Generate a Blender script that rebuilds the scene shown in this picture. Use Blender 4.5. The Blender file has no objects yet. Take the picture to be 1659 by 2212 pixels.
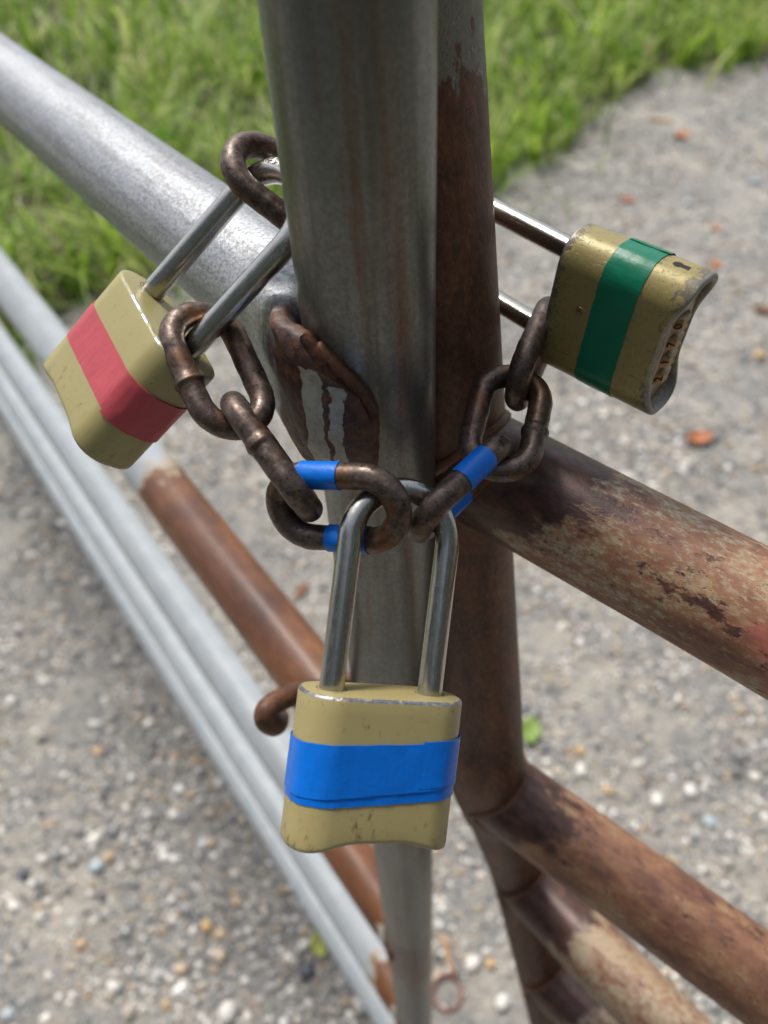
import bpy, bmesh, math, random
import numpy as np
from mathutils import Vector, Matrix, noise as mnoise
from math import pi, sin, cos, radians

random.seed(11); rng = np.random.default_rng(11)
SC = bpy.context.scene
COL = SC.collection

# ------------------------------------------------------------------ camera
EYE = 1.68                                  # eye height over the gravel
FPX, CX, CY = 1660.0, 829.5, 1106.0         # photograph measured at 1659 x 2212
def nrm(v):
    v = np.asarray(v, float); return v/np.linalg.norm(v)
_d = nrm([(930-CX)/FPX, -(2714-CY)/FPX, -1.0])          # plumb line seen by the lens
_Z = -_d; _Y = nrm(np.array([0, 0, -1.0])-_Z*(-_Z[2])); _X = np.cross(_Y, _Z)
RW = np.stack([_X, _Y, _Z])
def at(px, py, z):                          # a point z metres down the lens axis -> world
    return Vector(RW@np.array([(px-CX)/FPX*z, -(py-CY)/FPX*z, -z]))+Vector((0, 0, EYE))
def on_ground(px, py, h=0.0):
    r = RW@np.array([(px-CX)/FPX, -(py-CY)/FPX, -1.0]); t = (EYE-h)/-r[2]
    return Vector((r[0]*t, r[1]*t, h))
cam = bpy.data.cameras.new('camera'); cam_o = bpy.data.objects.new('camera', cam); COL.objects.link(cam_o)
m4 = np.eye(4); m4[:3, :3] = RW; m4[2, 3] = EYE
cam_o.matrix_world = Matrix(m4.tolist())
cam.sensor_fit = 'HORIZONTAL'; cam.sensor_width = 36; cam.lens = 36*FPX/1659
cam.clip_start = 0.005; cam.clip_end = 300
cam.dof.use_dof = True; cam.dof.focus_distance = 0.262; cam.dof.aperture_fstop = 9.6
SC.camera = cam_o

# ------------------------------------------------------------------ sky, sun, exposure
SUN_EL, SUN_AZ = radians(62), radians(-28)   # azimuth from +Y (ahead of the camera), negative = left
w = bpy.data.worlds.new('World'); SC.world = w; w.use_nodes = True
wn = w.node_tree; bg = wn.nodes['Background']
sky = wn.nodes.new('ShaderNodeTexSky'); sky.sky_type = 'NISHITA'; sky.sun_disc = False
sky.sun_elevation = SUN_EL; sky.sun_rotation = SUN_AZ; sky.air_density = 1.0; sky.dust_density = 3.0; sky.ozone_density = 1.0
hs = wn.nodes.new('ShaderNodeHueSaturation'); hs.inputs['Saturation'].default_value = .5      # thin cloud
wn.links.new(sky.outputs[0], hs.inputs['Color']); wn.links.new(hs.outputs[0], bg.inputs[0]); bg.inputs[1].default_value = 0.077
sl = bpy.data.lights.new('sun', 'SUN'); sl.energy = 1.5; sl.angle = radians(13); sl.color = (1, .95, .87)
so = bpy.data.objects.new('sun', sl); COL.objects.link(so)
_s = Vector((sin(SUN_AZ)*cos(SUN_EL), cos(SUN_AZ)*cos(SUN_EL), sin(SUN_EL)))
so.rotation_euler = _s.to_track_quat('Z', 'Y').to_euler(); so.location = (0, 3, 6)
vs = SC.view_settings; vs.view_transform = 'Standard'; vs.look = 'None'; vs.gamma = 1; vs.use_curve_mapping = False
vs.exposure = 1.27

# ------------------------------------------------------------------ object helpers
def tag(o, label=None, cat=None, group=None, kind=None):
    if label: o['label'] = label
    if cat: o['category'] = cat
    if group: o['group'] = group
    if kind: o['kind'] = kind
    return o
def empty(name, M, label, cat, group=None):
    o = bpy.data.objects.new(name, None); COL.objects.link(o); o.empty_display_size = .02
    o.matrix_world = M; return tag(o, label, cat, group)
def link(name, me, mat, parent=None, M=None):
    """mesh given in the frame M (world); becomes a child of parent without moving"""
    o = bpy.data.objects.new(name, me); COL.objects.link(o)
    if mat and not me.materials: me.materials.append(mat)
    M = M or Matrix.Identity(4)
    if parent:
        o.parent = parent; o.matrix_parent_inverse = Matrix.Identity(4)
        o.matrix_basis = WORLD[parent.name].inverted()@M
    else: o.matrix_basis = M
    WORLD[o.name] = M
    return o
WORLD = {}
def thing(name, M, *a):
    o = empty(name, M, *a); WORLD[o.name] = M.copy(); return o
def mesh(name, v, f, smooth=True, sharp=None):
    me = bpy.data.meshes.new(name); me.from_pydata([tuple(p) for p in v], [], [tuple(q) for q in f]); me.validate(); me.update()
    bm = bmesh.new(); bm.from_mesh(me); bmesh.ops.recalc_face_normals(bm, faces=bm.faces); bm.to_mesh(me); bm.free()
    if smooth: me.shade_smooth()
    if sharp: me.set_sharp_from_angle(angle=radians(sharp))
    return me
def frame_z(p, d, ref=(0, 0, 1)):
    """matrix with local Z along d, local Y as near ref as it gets, origin p"""
    z = Vector(d).normalized(); y = Vector(ref)-z*z.dot(Vector(ref))
    if y.length < 1e-4: y = Vector((0, 1, 0))-z*z.y
    y.normalize(); x = y.cross(z)
    return Matrix(((x.x, y.x, z.x, p[0]), (x.y, y.y, z.y, p[1]), (x.z, y.z, z.z, p[2]), (0, 0, 0, 1)))
def frame_xy(p, x, y):
    x = Vector(x).normalized(); y = Vector(y); y = (y-x*x.dot(y)).normalized(); z = x.cross(y)
    return Matrix(((x.x, y.x, z.x, p[0]), (x.y, y.y, z.y, p[1]), (x.z, y.z, z.z, p[2]), (0, 0, 0, 1)))
def sweep(path, rad, seg=20, closed=False, cap=True, wob=0.0, wscale=300., seed=0):
    """tube along path; rad a number or one per point"""
    P = [Vector(p) for p in path]; n = len(P); R = rad if hasattr(rad, '__len__') else [rad]*n
    T = []
    for i in range(n):
        a = P[(i-1) % n] if (closed or i > 0) else P[i]; b = P[(i+1) % n] if (closed or i < n-1) else P[i]
        T.append((b-a).normalized())
    t0 = T[0]; u = t0.orthogonal().normalized(); U = [u]
    for i in range(1, n):
        u = U[-1]-T[i]*U[-1].dot(T[i]); U.append(u.normalized())
    if closed:                                                     # spread the twist
        u = U[-1]-T[0]*U[-1].dot(T[0]); u.normalize()
        ang = math.atan2(T[0].dot(u.cross(U[0])), u.dot(U[0]))
    else: ang = 0
    V = []; F = []
    for i in range(n):
        uu = Matrix.Rotation(ang*i/n, 3, T[i])@U[i] if closed else U[i]
        vv = T[i].cross(uu)
        for k in range(seg):
            a = 2*pi*k/seg; d = uu*cos(a)+vv*sin(a); r = R[i]
            if wob: r += wob*mnoise.noise((P[i]+d*R[i])*wscale+Vector((seed*7.3, 0, 0)))
            V.append(P[i]+d*r)
    m = n if closed else n-1
    for i in range(m):
        for k in range(seg):
            a = i*seg+k; b = i*seg+(k+1) % seg; c = ((i+1) % n)*seg+(k+1) % seg; d = ((i+1) % n)*seg+k
            F.append((a, b, c, d))
    if cap and not closed:
        F.append(tuple(range(seg-1, -1, -1))); F.append(tuple((n-1)*seg+k for k in range(seg)))
    return V, F
def text_mesh(s, size, depth=0.0):
    cu = bpy.data.curves.new('lettering', 'FONT'); cu.body = s; cu.size = size; cu.align_x = 'CENTER'; cu.align_y = 'CENTER'; cu.extrude = depth
    cu.resolution_u = 3
    o = bpy.data.objects.new('lettering', cu); COL.objects.link(o)
    dg = bpy.context.evaluated_depsgraph_get(); me = bpy.data.meshes.new_from_object(o.evaluated_get(dg))
    bpy.data.objects.remove(o); bpy.data.curves.remove(cu); me.name = 'lettering'; me.materials.clear(); return me

# ------------------------------------------------------------------ material helper
class Mt:
    def __init__(s, name):
        s.m = bpy.data.materials.new(name); s.m.use_nodes = True; s.t = s.m.node_tree
        s.b = s.t.nodes['Principled BSDF']; s.co = s.t.nodes.new('ShaderNodeTexCoord').outputs['Object']
    def n(s, ty, **k):
        nd = s.t.nodes.new(ty)
        for a, v in k.items(): setattr(nd, a, v)
        return nd
    def i(s, sock, v):
        if v is None: return
        if hasattr(v, 'is_output'): s.t.links.new(v, sock)
        else:
            if sock.type == 'RGBA' and not hasattr(v, '__len__'): v = (v, v, v)
            if sock.type == 'RGBA' and len(v) == 3: v = (*v, 1)
            sock.default_value = v
    def vec(s, scale=(1, 1, 1), loc=(0, 0, 0), src=None):
        nd = s.n('ShaderNodeMapping'); s.i(nd.inputs['Vector'], src or s.co)
        nd.inputs['Scale'].default_value = scale; nd.inputs['Location'].default_value = loc; return nd.outputs[0]
    def noise(s, scale, detail=4, rough=.55, vec=None, dist=0, w=0):
        nd = s.n('ShaderNodeTexNoise'); s.i(nd.inputs['Vector'], vec or s.co)
        nd.inputs['Scale'].default_value = scale; nd.inputs['Detail'].default_value = detail; nd.inputs['Roughness'].default_value = rough
        nd.inputs['Distortion'].default_value = dist; return nd.outputs['Fac']
    def vor(s, scale, vec=None, out='Distance', feat='F1'):
        nd = s.n('ShaderNodeTexVoronoi', feature=feat); s.i(nd.inputs['Vector'], vec or s.co); nd.inputs['Scale'].default_value = scale
        return nd.outputs[out]
    def ramp(s, f, *st):
        nd = s.n('ShaderNodeValToRGB'); s.i(nd.inputs[0], f); e = nd.color_ramp.elements
        while len(e) < len(st): e.new(.5)
        for k, (p, c) in enumerate(st):
            e[k].position = p; c = (c, c, c) if not hasattr(c, '__len__') else c; e[k].color = (*c, 1)
        return nd.outputs[0]
    def step(s, f, lo, hi):
        nd = s.n('ShaderNodeMapRange'); s.i(nd.inputs[0], f); nd.inputs[1].default_value = lo; nd.inputs[2].default_value = hi
        return nd.outputs[0]
    def mix(s, f, a, b):
        nd = s.n('ShaderNodeMix', data_type='RGBA'); s.i(nd.inputs[0], f); s.i(nd.inputs[6], a); s.i(nd.inputs[7], b); return nd.outputs[2]
    def ma(s, op, a, b=None):
        nd = s.n('ShaderNodeMath', operation=op); s.i(nd.inputs[0], a); s.i(nd.inputs[1], b); return nd.outputs[0]
    def xyz(s, v=None):
        nd = s.n('ShaderNodeSeparateXYZ'); s.i(nd.inputs[0], v or s.co); return nd.outputs
    def bump(s, h, strength=.3, dist=.001, prev=None):
        nd = s.n('ShaderNodeBump'); s.i(nd.inputs['Height'], h); nd.inputs['Strength'].default_value = strength; nd.inputs['Distance'].default_value = dist
        if prev: s.i(nd.inputs['Normal'], prev)
        return nd.outputs[0]
    def set(s, **k):
        nm = {'col': 'Base Color', 'met': 'Metallic', 'rough': 'Roughness', 'nor': 'Normal', 'spec': 'Specular IOR Level', 'coat': 'Coat Weight', 'coatr': 'Coat Roughness', 'sss': 'Subsurface Weight', 'trans': 'Transmission Weight', 'aniso': 'Anisotropic'}
        for a, v in k.items(): s.i(s.b.inputs[nm[a]], v)
        return s.m

ORANGE = (.27, .098, .028); CHOC = (.060, .027, .020); DEEP = (.028, .016, .012)

def galv_mat(name, base=(.46, .49, .53), dirt=.25, rust=0.0, tab=False, sm=False):
    q = Mt(name)
    sp = q.noise(620, 4, .75); big = q.noise(60, 4, .6); st = q.noise(1, 5, .65, q.vec((160, 160, 9)))
    col = q.ramp(sp, (.36, tuple((.8 if sm else .55)*c for c in base)), (.5, base), (.64, tuple(min(.8, (1.2 if sm else 1.38)*c) for c in base)))
    col = q.mix(q.ma('MULTIPLY', q.step(big, .35, .75), .45), col, tuple(.62*c for c in base))
    col = q.mix(q.ma('MULTIPLY', q.step(st, .48, .68), dirt), col, (.10, .085, .065))
    met = .7; rough = q.ramp(sp, (.35, .42 if sm else .52), (.65, .30 if sm else .33))
    if rust:
        sr = q.noise(1, 6, .7, q.vec((95, 95, 5), (3, 1, 0))); fr = q.noise(420, 3, .7)
        mk = q.ma('MULTIPLY', q.step(q.ma('ADD', sr, q.ma('MULTIPLY', fr, .18)), .62, .74), rust)
        col = q.mix(mk, col, (.16, .062, .022)); met = q.ma('SUBTRACT', .7, q.ma('MULTIPLY', mk, .5))
    if sm:
        x, y, z = q.xyz(); jn = q.ma('ADD', q.ma('ABSOLUTE', q.ma('SUBTRACT', z, .06+2*pitch)), q.ma('MULTIPLY', q.ma('SUBTRACT', big, .5), .22)); jm = q.ma('MAXIMUM', q.step(jn, .075, .055), q.step(q.ma('ADD', z, q.ma('MULTIPLY', big, .12)), .17, .15))
        col = q.mix(q.ma('MULTIPLY', jm, .8), col, q.ramp(sp, (.35, (.05, .022, .012)), (.65, (.17, .07, .028)))); met = q.ma('MULTIPLY', met, q.ma('SUBTRACT', 1, q.ma('MULTIPLY', jm, .8)))
    if tab:                                              # crushed, welded end of the top rail: rusted, two strips of old cream paint
        x, y, z = q.xyz(); ed = q.ma('MULTIPLY', q.ma('SUBTRACT', q.noise(110, 6, .65), .5), .024)
        zz = q.ma('ADD', z, ed)
        rz = q.ma('SUBTRACT', 1, q.step(zz, .012, .020))
        rc = q.ramp(q.noise(230, 5, .7), (.3, DEEP), (.48, CHOC), (.62, (.13, .055, .022)), (.78, ORANGE))
        ed2 = q.ma('MULTIPLY', q.ma('SUBTRACT', q.noise(300, 5, .65, q.vec((1, .5, 1), (.3, 0, 0))), .5), .0055)
        z2 = q.ma('ADD', z, ed2)
        b1 = q.ma('MULTIPLY', q.ma('LESS_THAN', q.ma('ABSOLUTE', q.ma('ADD', z2, .0075)), .0036), q.ma('LESS_THAN', q.ma('ABSOLUTE', q.ma('ADD', q.ma('ADD', y, ed2), .0060)), .0225))
        b2 = q.ma('MULTIPLY', q.ma('LESS_THAN', q.ma('ABSOLUTE', q.ma('ADD', z2, .0150)), .0019), q.ma('LESS_THAN', y, .011))
        cm = q.ma('MAXIMUM', b1, b2)
        rc = q.mix(cm, rc, q.mix(q.step(q.noise(260, 5, .7), .45, .7), (.42, .41, .33), (.27, .235, .16)))
        col = q.mix(rz, col, rc); met = q.ma('MULTIPLY', q.ma('SUBTRACT', 1, rz), .7); rough = q.mix(rz, rough, .55)
        return q.set(col=col, met=met, rough=rough, nor=q.bump(q.mix(rz, sp, q.ma('ADD', q.noise(300, 4), q.ma('ADD', q.ma('MULTIPLY', cm, 1.2), q.ma('MULTIPLY', q.noise(520, 4), .6)))), .5, .0009))
    return q.set(col=col, met=met, rough=rough, nor=q.bump(q.ma('ADD', sp, q.ma('MULTIPLY', st, 1.5)) if sm else sp, .07 if sm else .12, .0004))

def painted_rail_mat(name, patch):
    """pale blue-white paint, flaked to bare rust within patch=(z0,z1,ylo,yhi) along the rail"""
    q = Mt(name); x, y, z = q.xyz(); n1 = q.noise(22, 6, .65); n2 = q.noise(90, 4, .6)
    base = q.ramp(q.noise(30, 5, .6), (.3, (.43, .475, .50)), (.7, (.56, .59, .60)))
    base = q.mix(q.step(q.noise(1, 4, .6, q.vec((60, 60, 6))), .55, .75), base, (.44, .46, .45))
    z0, z1, yl, yh = patch; wob = q.ma('MULTIPLY', q.ma('SUBTRACT', n1, .5), .16); wob2 = q.ma('MULTIPLY', q.ma('SUBTRACT', n2, .5), .03)
    zz = q.ma('ADD', q.ma('ADD', z, wob), wob2)
    def inside(a, soft):
        m1 = q.step(zz, z0-soft, z0+soft*.2); m2 = q.ma('SUBTRACT', 1, q.step(zz, z1-soft*.2, z1+soft))
        y2 = q.ma('ADD', y, q.ma('MULTIPLY', wob, .35))
        m3 = q.step(y2, yl-soft*.3, yl); return q.ma('MULTIPLY', q.ma('MULTIPLY', m1, m2), m3)
    halo = inside(zz, .022); core = inside(zz, .004)
    rc = q.ramp(q.noise(17, 7, .72, q.vec((1, 1, .5))), (.30, (.065, .027, .018)), (.42, (.15, .058, .030)), (.54, (.25, .10, .042)), (.68, (.42, .20, .06)))
    col = q.mix(halo, base, (.50, .33, .14)); col = q.mix(core, col, rc)
    return q.set(col=col, met=0.0, rough=q.mix(core, .42, .36), nor=q.bump(q.ma('ADD', q.noise(500, 3), q.ma('MULTIPLY', core, -.8)), .25, .0006))

def rusty_mat(name, choc_len=.08, red=0.0, pale=.5, spots=.5, dark=0.0, seed=0., wrinkle=False):
    q = Mt(name); x, y, z = q.xyz(); v = q.vec((1, 1, .55), (seed, seed*.7, seed*1.3))
    fine = q.noise(520, 5, .72, v); mid = q.noise(75, 6, .68, v); big = q.noise(24, 4, .6, v); pit = q.noise(210, 4, .6, v)
    paint = q.ramp(q.noise(900, 5, .75, v), (.34, (.17, .13, .075)), (.48, (.33, .29, .20)), (.60, (.42, .40, .31)))
    paint = q.mix(q.ma('MULTIPLY', q.step(big, .38, .62), .55), paint, (.30, .165, .07))
    orange = q.ramp(mid, (.32, (.12, .052, .034)), (.5, (.235, .108, .06)), (.68, (.34, .185, .09)))
    f = q.ma('ADD', q.ma('MULTIPLY', mid, .55), q.ma('MULTIPLY', fine, .65))
    col = q.mix(q.step(f, .50+.14*pale-.02, .60+.14*pale), orange, paint) if False else q.mix(q.step(f, .72-.24*pale, .82-.24*pale), orange, paint)
    if red:
        rm = q.ma('MULTIPLY', q.step(q.ma('ADD', z, q.ma('MULTIPLY', q.ma('SUBTRACT', big, .5), .16)), red, red+.012), q.step(q.ma('ADD', mid, q.ma('MULTIPLY', fine, .3)), .50, .68))
        rm = q.ma('MULTIPLY', rm, .75); col = q.mix(rm, col, (.36, .085, .075))
    cz = q.ma('SUBTRACT', 1, q.step(q.ma('ADD', q.ma('SUBTRACT', z, q.ma('MULTIPLY', y, .9)), q.ma('MULTIPLY', q.ma('SUBTRACT', mid, .5), .10)), choc_len-.004, choc_len+.006))
    sm = q.step(q.ma('ADD', q.ma('MULTIPLY', big, .35), q.ma('MULTIPLY', q.noise(170, 6, .72, v), .70)), .775-.30*spots, .83-.30*spots)
    sm = q.ma('MAXIMUM', sm, q.step(q.noise(420, 3, .6, v), .63, .69))
    dm = q.ma('MAXIMUM', cz, sm)
    chocs = q.ramp(pit, (.3, DEEP), (.5, (.075, .034, .026)), (.72, (.135, .062, .045)))
    col = q.mix(dm, col, chocs)
    if dark:
        dk = q.ramp(q.ma('ADD', q.ma('MULTIPLY', q.noise(60, 8, .8, q.vec((1, 1, .4), (seed, 0, 0))), .6), q.ma('MULTIPLY', fine, .4)), (.36, (.026, .013, .009)), (.46, (.075, .033, .019)), (.55, (.145, .060, .030)), (.66, (.25, .12, .055)))
        col = q.mix(dark, col, dk)
    h = q.ma('ADD', q.ma('MULTIPLY', fine, .5), q.ma('MULTIPLY', dm, -.7)); nor = None
    if wrinkle:                                          # blistered grey-green paint left high on the post
        wm = q.ma('MULTIPLY', q.step(q.ma('ADD', z, q.ma('MULTIPLY', q.ma('SUBTRACT', mid, .5), .10)), wrinkle[0], wrinkle[0]+.003), q.step(q.ma('SUBTRACT', q.ma('MULTIPLY', q.ma('SUBTRACT', mid, .5), .03), x), wrinkle[1], wrinkle[1]+.002))
        wv = q.n('ShaderNodeTexWave', wave_type='BANDS'); q.i(wv.inputs['Vector'], q.vec((1, 1, 1.6))); wv.inputs['Scale'].default_value = 300; wv.inputs['Distortion'].default_value = 26; wv.inputs['Detail'].default_value = 1.5; wv.inputs['Detail Scale'].default_value = .55; wv.bands_direction = 'DIAGONAL'
        col = q.mix(wm, col, (.19, .18, .135)); h = q.ma('ADD', h, q.ma('MULTIPLY', wm, q.ma('MULTIPLY', wv.outputs['Fac'], 1.6)))
    return q.set(col=col, met=q.ma('MULTIPLY', dm, .15), rough=q.mix(dark, q.mix(dm, .55, .38), .52), spec=.5-.1*dark, nor=q.bump(h, .45, .0007))

def chain_mat(name):
    q = Mt(name); a = q.noise(330, 7, .75); b = q.noise(1100, 3, .75); c = q.noise(85, 5, .65); p = q.noise(480, 4, .7)
    col = q.ramp(q.ma('ADD', q.ma('MULTIPLY', a, .7), q.ma('MULTIPLY', b, .3)), (.34, (.040, .028, .022)), (.5, (.110, .080, .066)), (.66, (.21, .175, .155)))
    col = q.mix(q.ma('MULTIPLY', q.step(q.ma('ADD', c, q.ma('MULTIPLY', p, .3)), .69, .82), .65), col, (.17, .068, .024))
    col = q.mix(q.step(p, .60, .68), col, (.045, .024, .018))
    return q.set(col=col, met=.68, rough=q.ramp(p, (.35, .56), (.65, .27)), nor=q.bump(q.ma('ADD', a, q.ma('MULTIPLY', p, .8)), .20, .0004))
def steel_mat(name, dirt=.35):
    q = Mt(name); s1 = q.noise(1, 4, .7, q.vec((2600, 60, 2600))); s2 = q.noise(140, 5, .7)
    sc = q.noise(1, 2, .5, q.vec((900, 190, 900), (1, 2, 3)))
    col = q.mix(q.ma('MULTIPLY', q.step(s2, .50, .72), dirt), (.46, .45, .42), (.17, .145, .11))
    col = q.mix(q.ma('MULTIPLY', q.step(sc, .62, .70), .5), col, (.30, .28, .25))
    return q.set(col=col, met=1.0, rough=q.ma('ADD', q.ramp(s1, (.3, .15), (.7, .30)), q.ma('MULTIPLY', q.step(sc, .6, .7), .15)), nor=q.bump(q.ma('ADD', s1, q.ma('MULTIPLY', sc, .7)), .10, .0003))
def body_mat(name, paint, wear=.3, scratch=.3, dirt=.3, top_wear=True):
    q = Mt(name); x, y, z = q.xyz()
    big = q.noise(45, 4, .6); fine = q.noise(900, 3, .7)
    col = q.mix(q.ma('MULTIPLY', q.step(big, .4, .7), .35), paint, tuple(.80*c for c in paint))
    low = q.ma('SUBTRACT', 1, q.step(y, -.046, -.030))
    dm = q.step(q.ma('ADD', q.noise(1, 6, .75, q.vec((340, 150, 340), (2, 0, 5))), q.ma('MULTIPLY', low, .07)), .62, .74)
    col = q.mix(q.ma('MULTIPLY', dm, dirt), col, (.13, .075, .024))
    geo = q.n('ShaderNodeNewGeometry'); vt = q.n('ShaderNodeVectorTransform', vector_type='NORMAL', convert_from='WORLD', convert_to='OBJECT')
    q.t.links.new(geo.outputs['Normal'], vt.inputs[0]); nx, ny, nz = q.xyz(vt.outputs[0])
    zinc = q.ramp(fine, (.3, (.20, .205, .215)), (.7, (.46, .47, .49)))
    bev = q.ma('MULTIPLY', q.step(q.ma('ABSOLUTE', ny), .12, .35), q.ma('SUBTRACT', 1, q.step(q.ma('ABSOLUTE', ny), .90, .99)))
    pa = q.noise(75, 6, .75, q.vec((1, 1, 1), (9, 3, 1)))
    em = q.ma('MULTIPLY', q.ma('MULTIPLY', bev, q.ma('ADD', q.step(y, -.006, -.003), .35*scratch)), q.step(pa, .62-.30*wear, .66-.30*wear))
    # worn flakes near the rims and thin scuffs over the faces
    rim = q.ma('MAXIMUM', q.step(y, -.006, 0), q.ma('SUBTRACT', 1, q.step(y, -.046, -.039)))
    fl = q.step(q.ma('ADD', q.noise(380, 6, .85), q.ma('MULTIPLY', rim, .13*scratch+.015)), .70-.075*scratch, .73-.075*scratch)
    s1 = q.step(q.noise(1, 3, .6, q.vec((1900, 260, 700), (4, 1, 2)), dist=.6), .705-.055*scratch, .725-.055*scratch)
    s2 = q.step(q.noise(1, 3, .6, q.vec((330, 1700, 900), (7, 2, 1)), dist=.8), .715-.055*scratch, .735-.055*scratch)
    sm = q.ma('MAXIMUM', fl, q.ma('MAXIMUM', s1, s2))
    col = q.mix(q.ma('MULTIPLY', sm, .75), col, (.085, .080, .075))
    col = q.mix(em, col, zinc)
    return q.set(col=col, met=q.ma('MAXIMUM', q.ma('MULTIPLY', em, .8), .12*scratch), rough=q.mix(em, .40, .38), spec=.5,
                 nor=q.bump(q.ma('ADD', q.ma('MULTIPLY', q.ma('MAXIMUM', sm, em), -1.0), q.ma('MULTIPLY', fine, .12)), .35, .0005))
def tape_mat(name, c, rough=.32):
    q = Mt(name); n1 = q.noise(90, 4, .6); n2 = q.noise(260, 4, .7)
    col = q.mix(q.ma('MULTIPLY', q.step(n1, .45, .75), .35), c, tuple(.68*k for k in c))
    col = q.mix(q.ma('MULTIPLY', q.step(q.noise(1, 6, .8, q.vec((160, 420, 160))), .60, .72), .5), col, tuple(.35*k+.004 for k in c))
    return q.set(spec=.36, col=col, rough=q.ramp(n2, (.3, rough-.05), (.7, rough+.12)), nor=q.bump(q.ma('ADD', q.noise(130, 3, .5), q.ma('ADD', q.ma('MULTIPLY', n2, .3), q.ma('MULTIPLY', q.noise(1, 4, .6, q.vec((420, 60, 420))), .8))), .22, .0009))
def flat_mat(name, c, rough=.5, met=0.0, nscale=200, var=.25):
    q = Mt(name); n = q.noise(nscale, 5, .65)
    return q.set(col=q.ramp(n, (.3, tuple(k*(1-var) for k in c)), (.7, tuple(min(1, k*(1+var)) for k in c))), rough=rough, met=met, nor=q.bump(n, .15, .0006))

M_TOP = galv_mat('galvanised_rail', (.345, .36, .38), .5, 0, True)
M_CHAIN = chain_mat('rusty_chain_steel'); M_STEEL = steel_mat('shackle_steel')
M_WELD = rusty_mat('weld_rust', 0, 0, .1, .5, .7, 3.)
TAN = (.375, .312, .14)
M_BLUE = tape_mat('blue_tape', (.001, .145, .63)); M_RED = tape_mat('red_tape', (.46, .070, .088), .42); M_GREEN = tape_mat('green_tape', (.004, .155, .085))
M_HOLE = flat_mat('recess_shade_and_digits', (.008, .008, .007), .8)  # flat black painting the shade in bores and keyhole; also digit print

# ------------------------------------------------------------------ ground
def ground_mat():
    q = Mt('gravel_ground'); c = q.noise(3.1, 7, .7); g = q.noise(19, 7, .72); f = q.noise(120, 6, .8)
    col = q.ramp(q.ma('ADD', q.ma('MULTIPLY', c, .55), q.ma('MULTIPLY', g, .45)), (.36, (.105, .108, .115)), (.46, (.195, .197, .196)), (.54, (.32, .305, .275)), (.64, (.46, .42, .35)))  # base darkened to paint the shade in the gaps between stones
    vn = q.n('ShaderNodeTexVoronoi', feature='F1'); q.i(vn.inputs['Vector'], q.co); vn.inputs['Scale'].default_value = 110; vn.inputs['Randomness'].default_value = 1
    hue = q.xyz(vn.outputs['Color'])
    peb = q.ramp(hue[0], (.0, (.09, .095, .10)), (.3, (.22, .22, .215)), (.55, (.33, .29, .23)), (.75, (.40, .29, .17)), (.9, (.60, .57, .52)))
    pm = q.ma('MULTIPLY', q.ma('SUBTRACT', 1, q.step(vn.outputs['Distance'], .25, .42)), q.step(hue[1], .35, .45))
    col = q.mix(q.ma('MULTIPLY', pm, .85), col, peb); col = q.mix(q.ma('MULTIPLY', q.step(f, .48, .66), .45), col, (.40, .35, .28)); col = q.mix(q.ma('MULTIPLY', q.step(f, .50, .36), .5), col, (.07, .068, .066))
    return q.set(col=col, rough=.85, nor=q.bump(q.ma('ADD', q.ma('MULTIPLY', pm, .7), f), .6, .006))
def ground_h(x, y): return .012*mnoise.noise(Vector((x*1.3, y*1.3, 0)))+.004*mnoise.noise(Vector((x*7, y*7, 3)))
xs = np.concatenate([[-140, -40, -12, -7], np.arange(-4, 4.6, .12), [7, 12, 40, 140]]); ys = np.concatenate([[-140, -40, -10, -3], np.arange(-1, 9, .12), [12, 20, 40, 140]])
gv = [(x, y, ground_h(x, y)) for y in ys for x in xs]; nx = len(xs)
gf = [(j*nx+i, j*nx+i+1, (j+1)*nx+i+1, (j+1)*nx+i) for j in range(len(ys)-1) for i in range(nx-1)]
tag(link('gravel_ground', mesh('gravel_ground', gv, gf), ground_mat()), kind='structure')

# edge of the verge, read on the ground
EDGE = [on_ground(*p) for p in ((-420, 1100), (-150, 900), (0, 800), (170, 665), (400, 600), (700, 500), (1075, 395), (1190, 330), (1300, 245), (1420, 165), (1560, 140), (1760, 105))]
ex = np.array([p.x for p in EDGE]); ey = np.array([p.y for p in EDGE])
def edge_y(x): return np.interp(x, ex, ey)
ux = np.arange(-9, 13, .15); vv = []; ff = []
for i, x in enumerate(ux):
    y0 = float(edge_y(x))+.12*mnoise.noise(Vector((x*2.1, 0, 5)))+.05
    for k, t in enumerate((0, .15, .6, 2, 6, 16)): vv.append((x, y0+t, ground_h(x, y0+t)+.006+.03*min(1, t)))
for i in range(len(ux)-1):
    for k in range(5): a = i*6+k; ff.append((a, a+6, a+7, a+1))
tag(link('verge_soil', mesh('verge_soil', vv, ff), flat_mat('verge_soil', (.075, .075, .035), .95, 0, 9, .5)), kind='structure')

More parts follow.
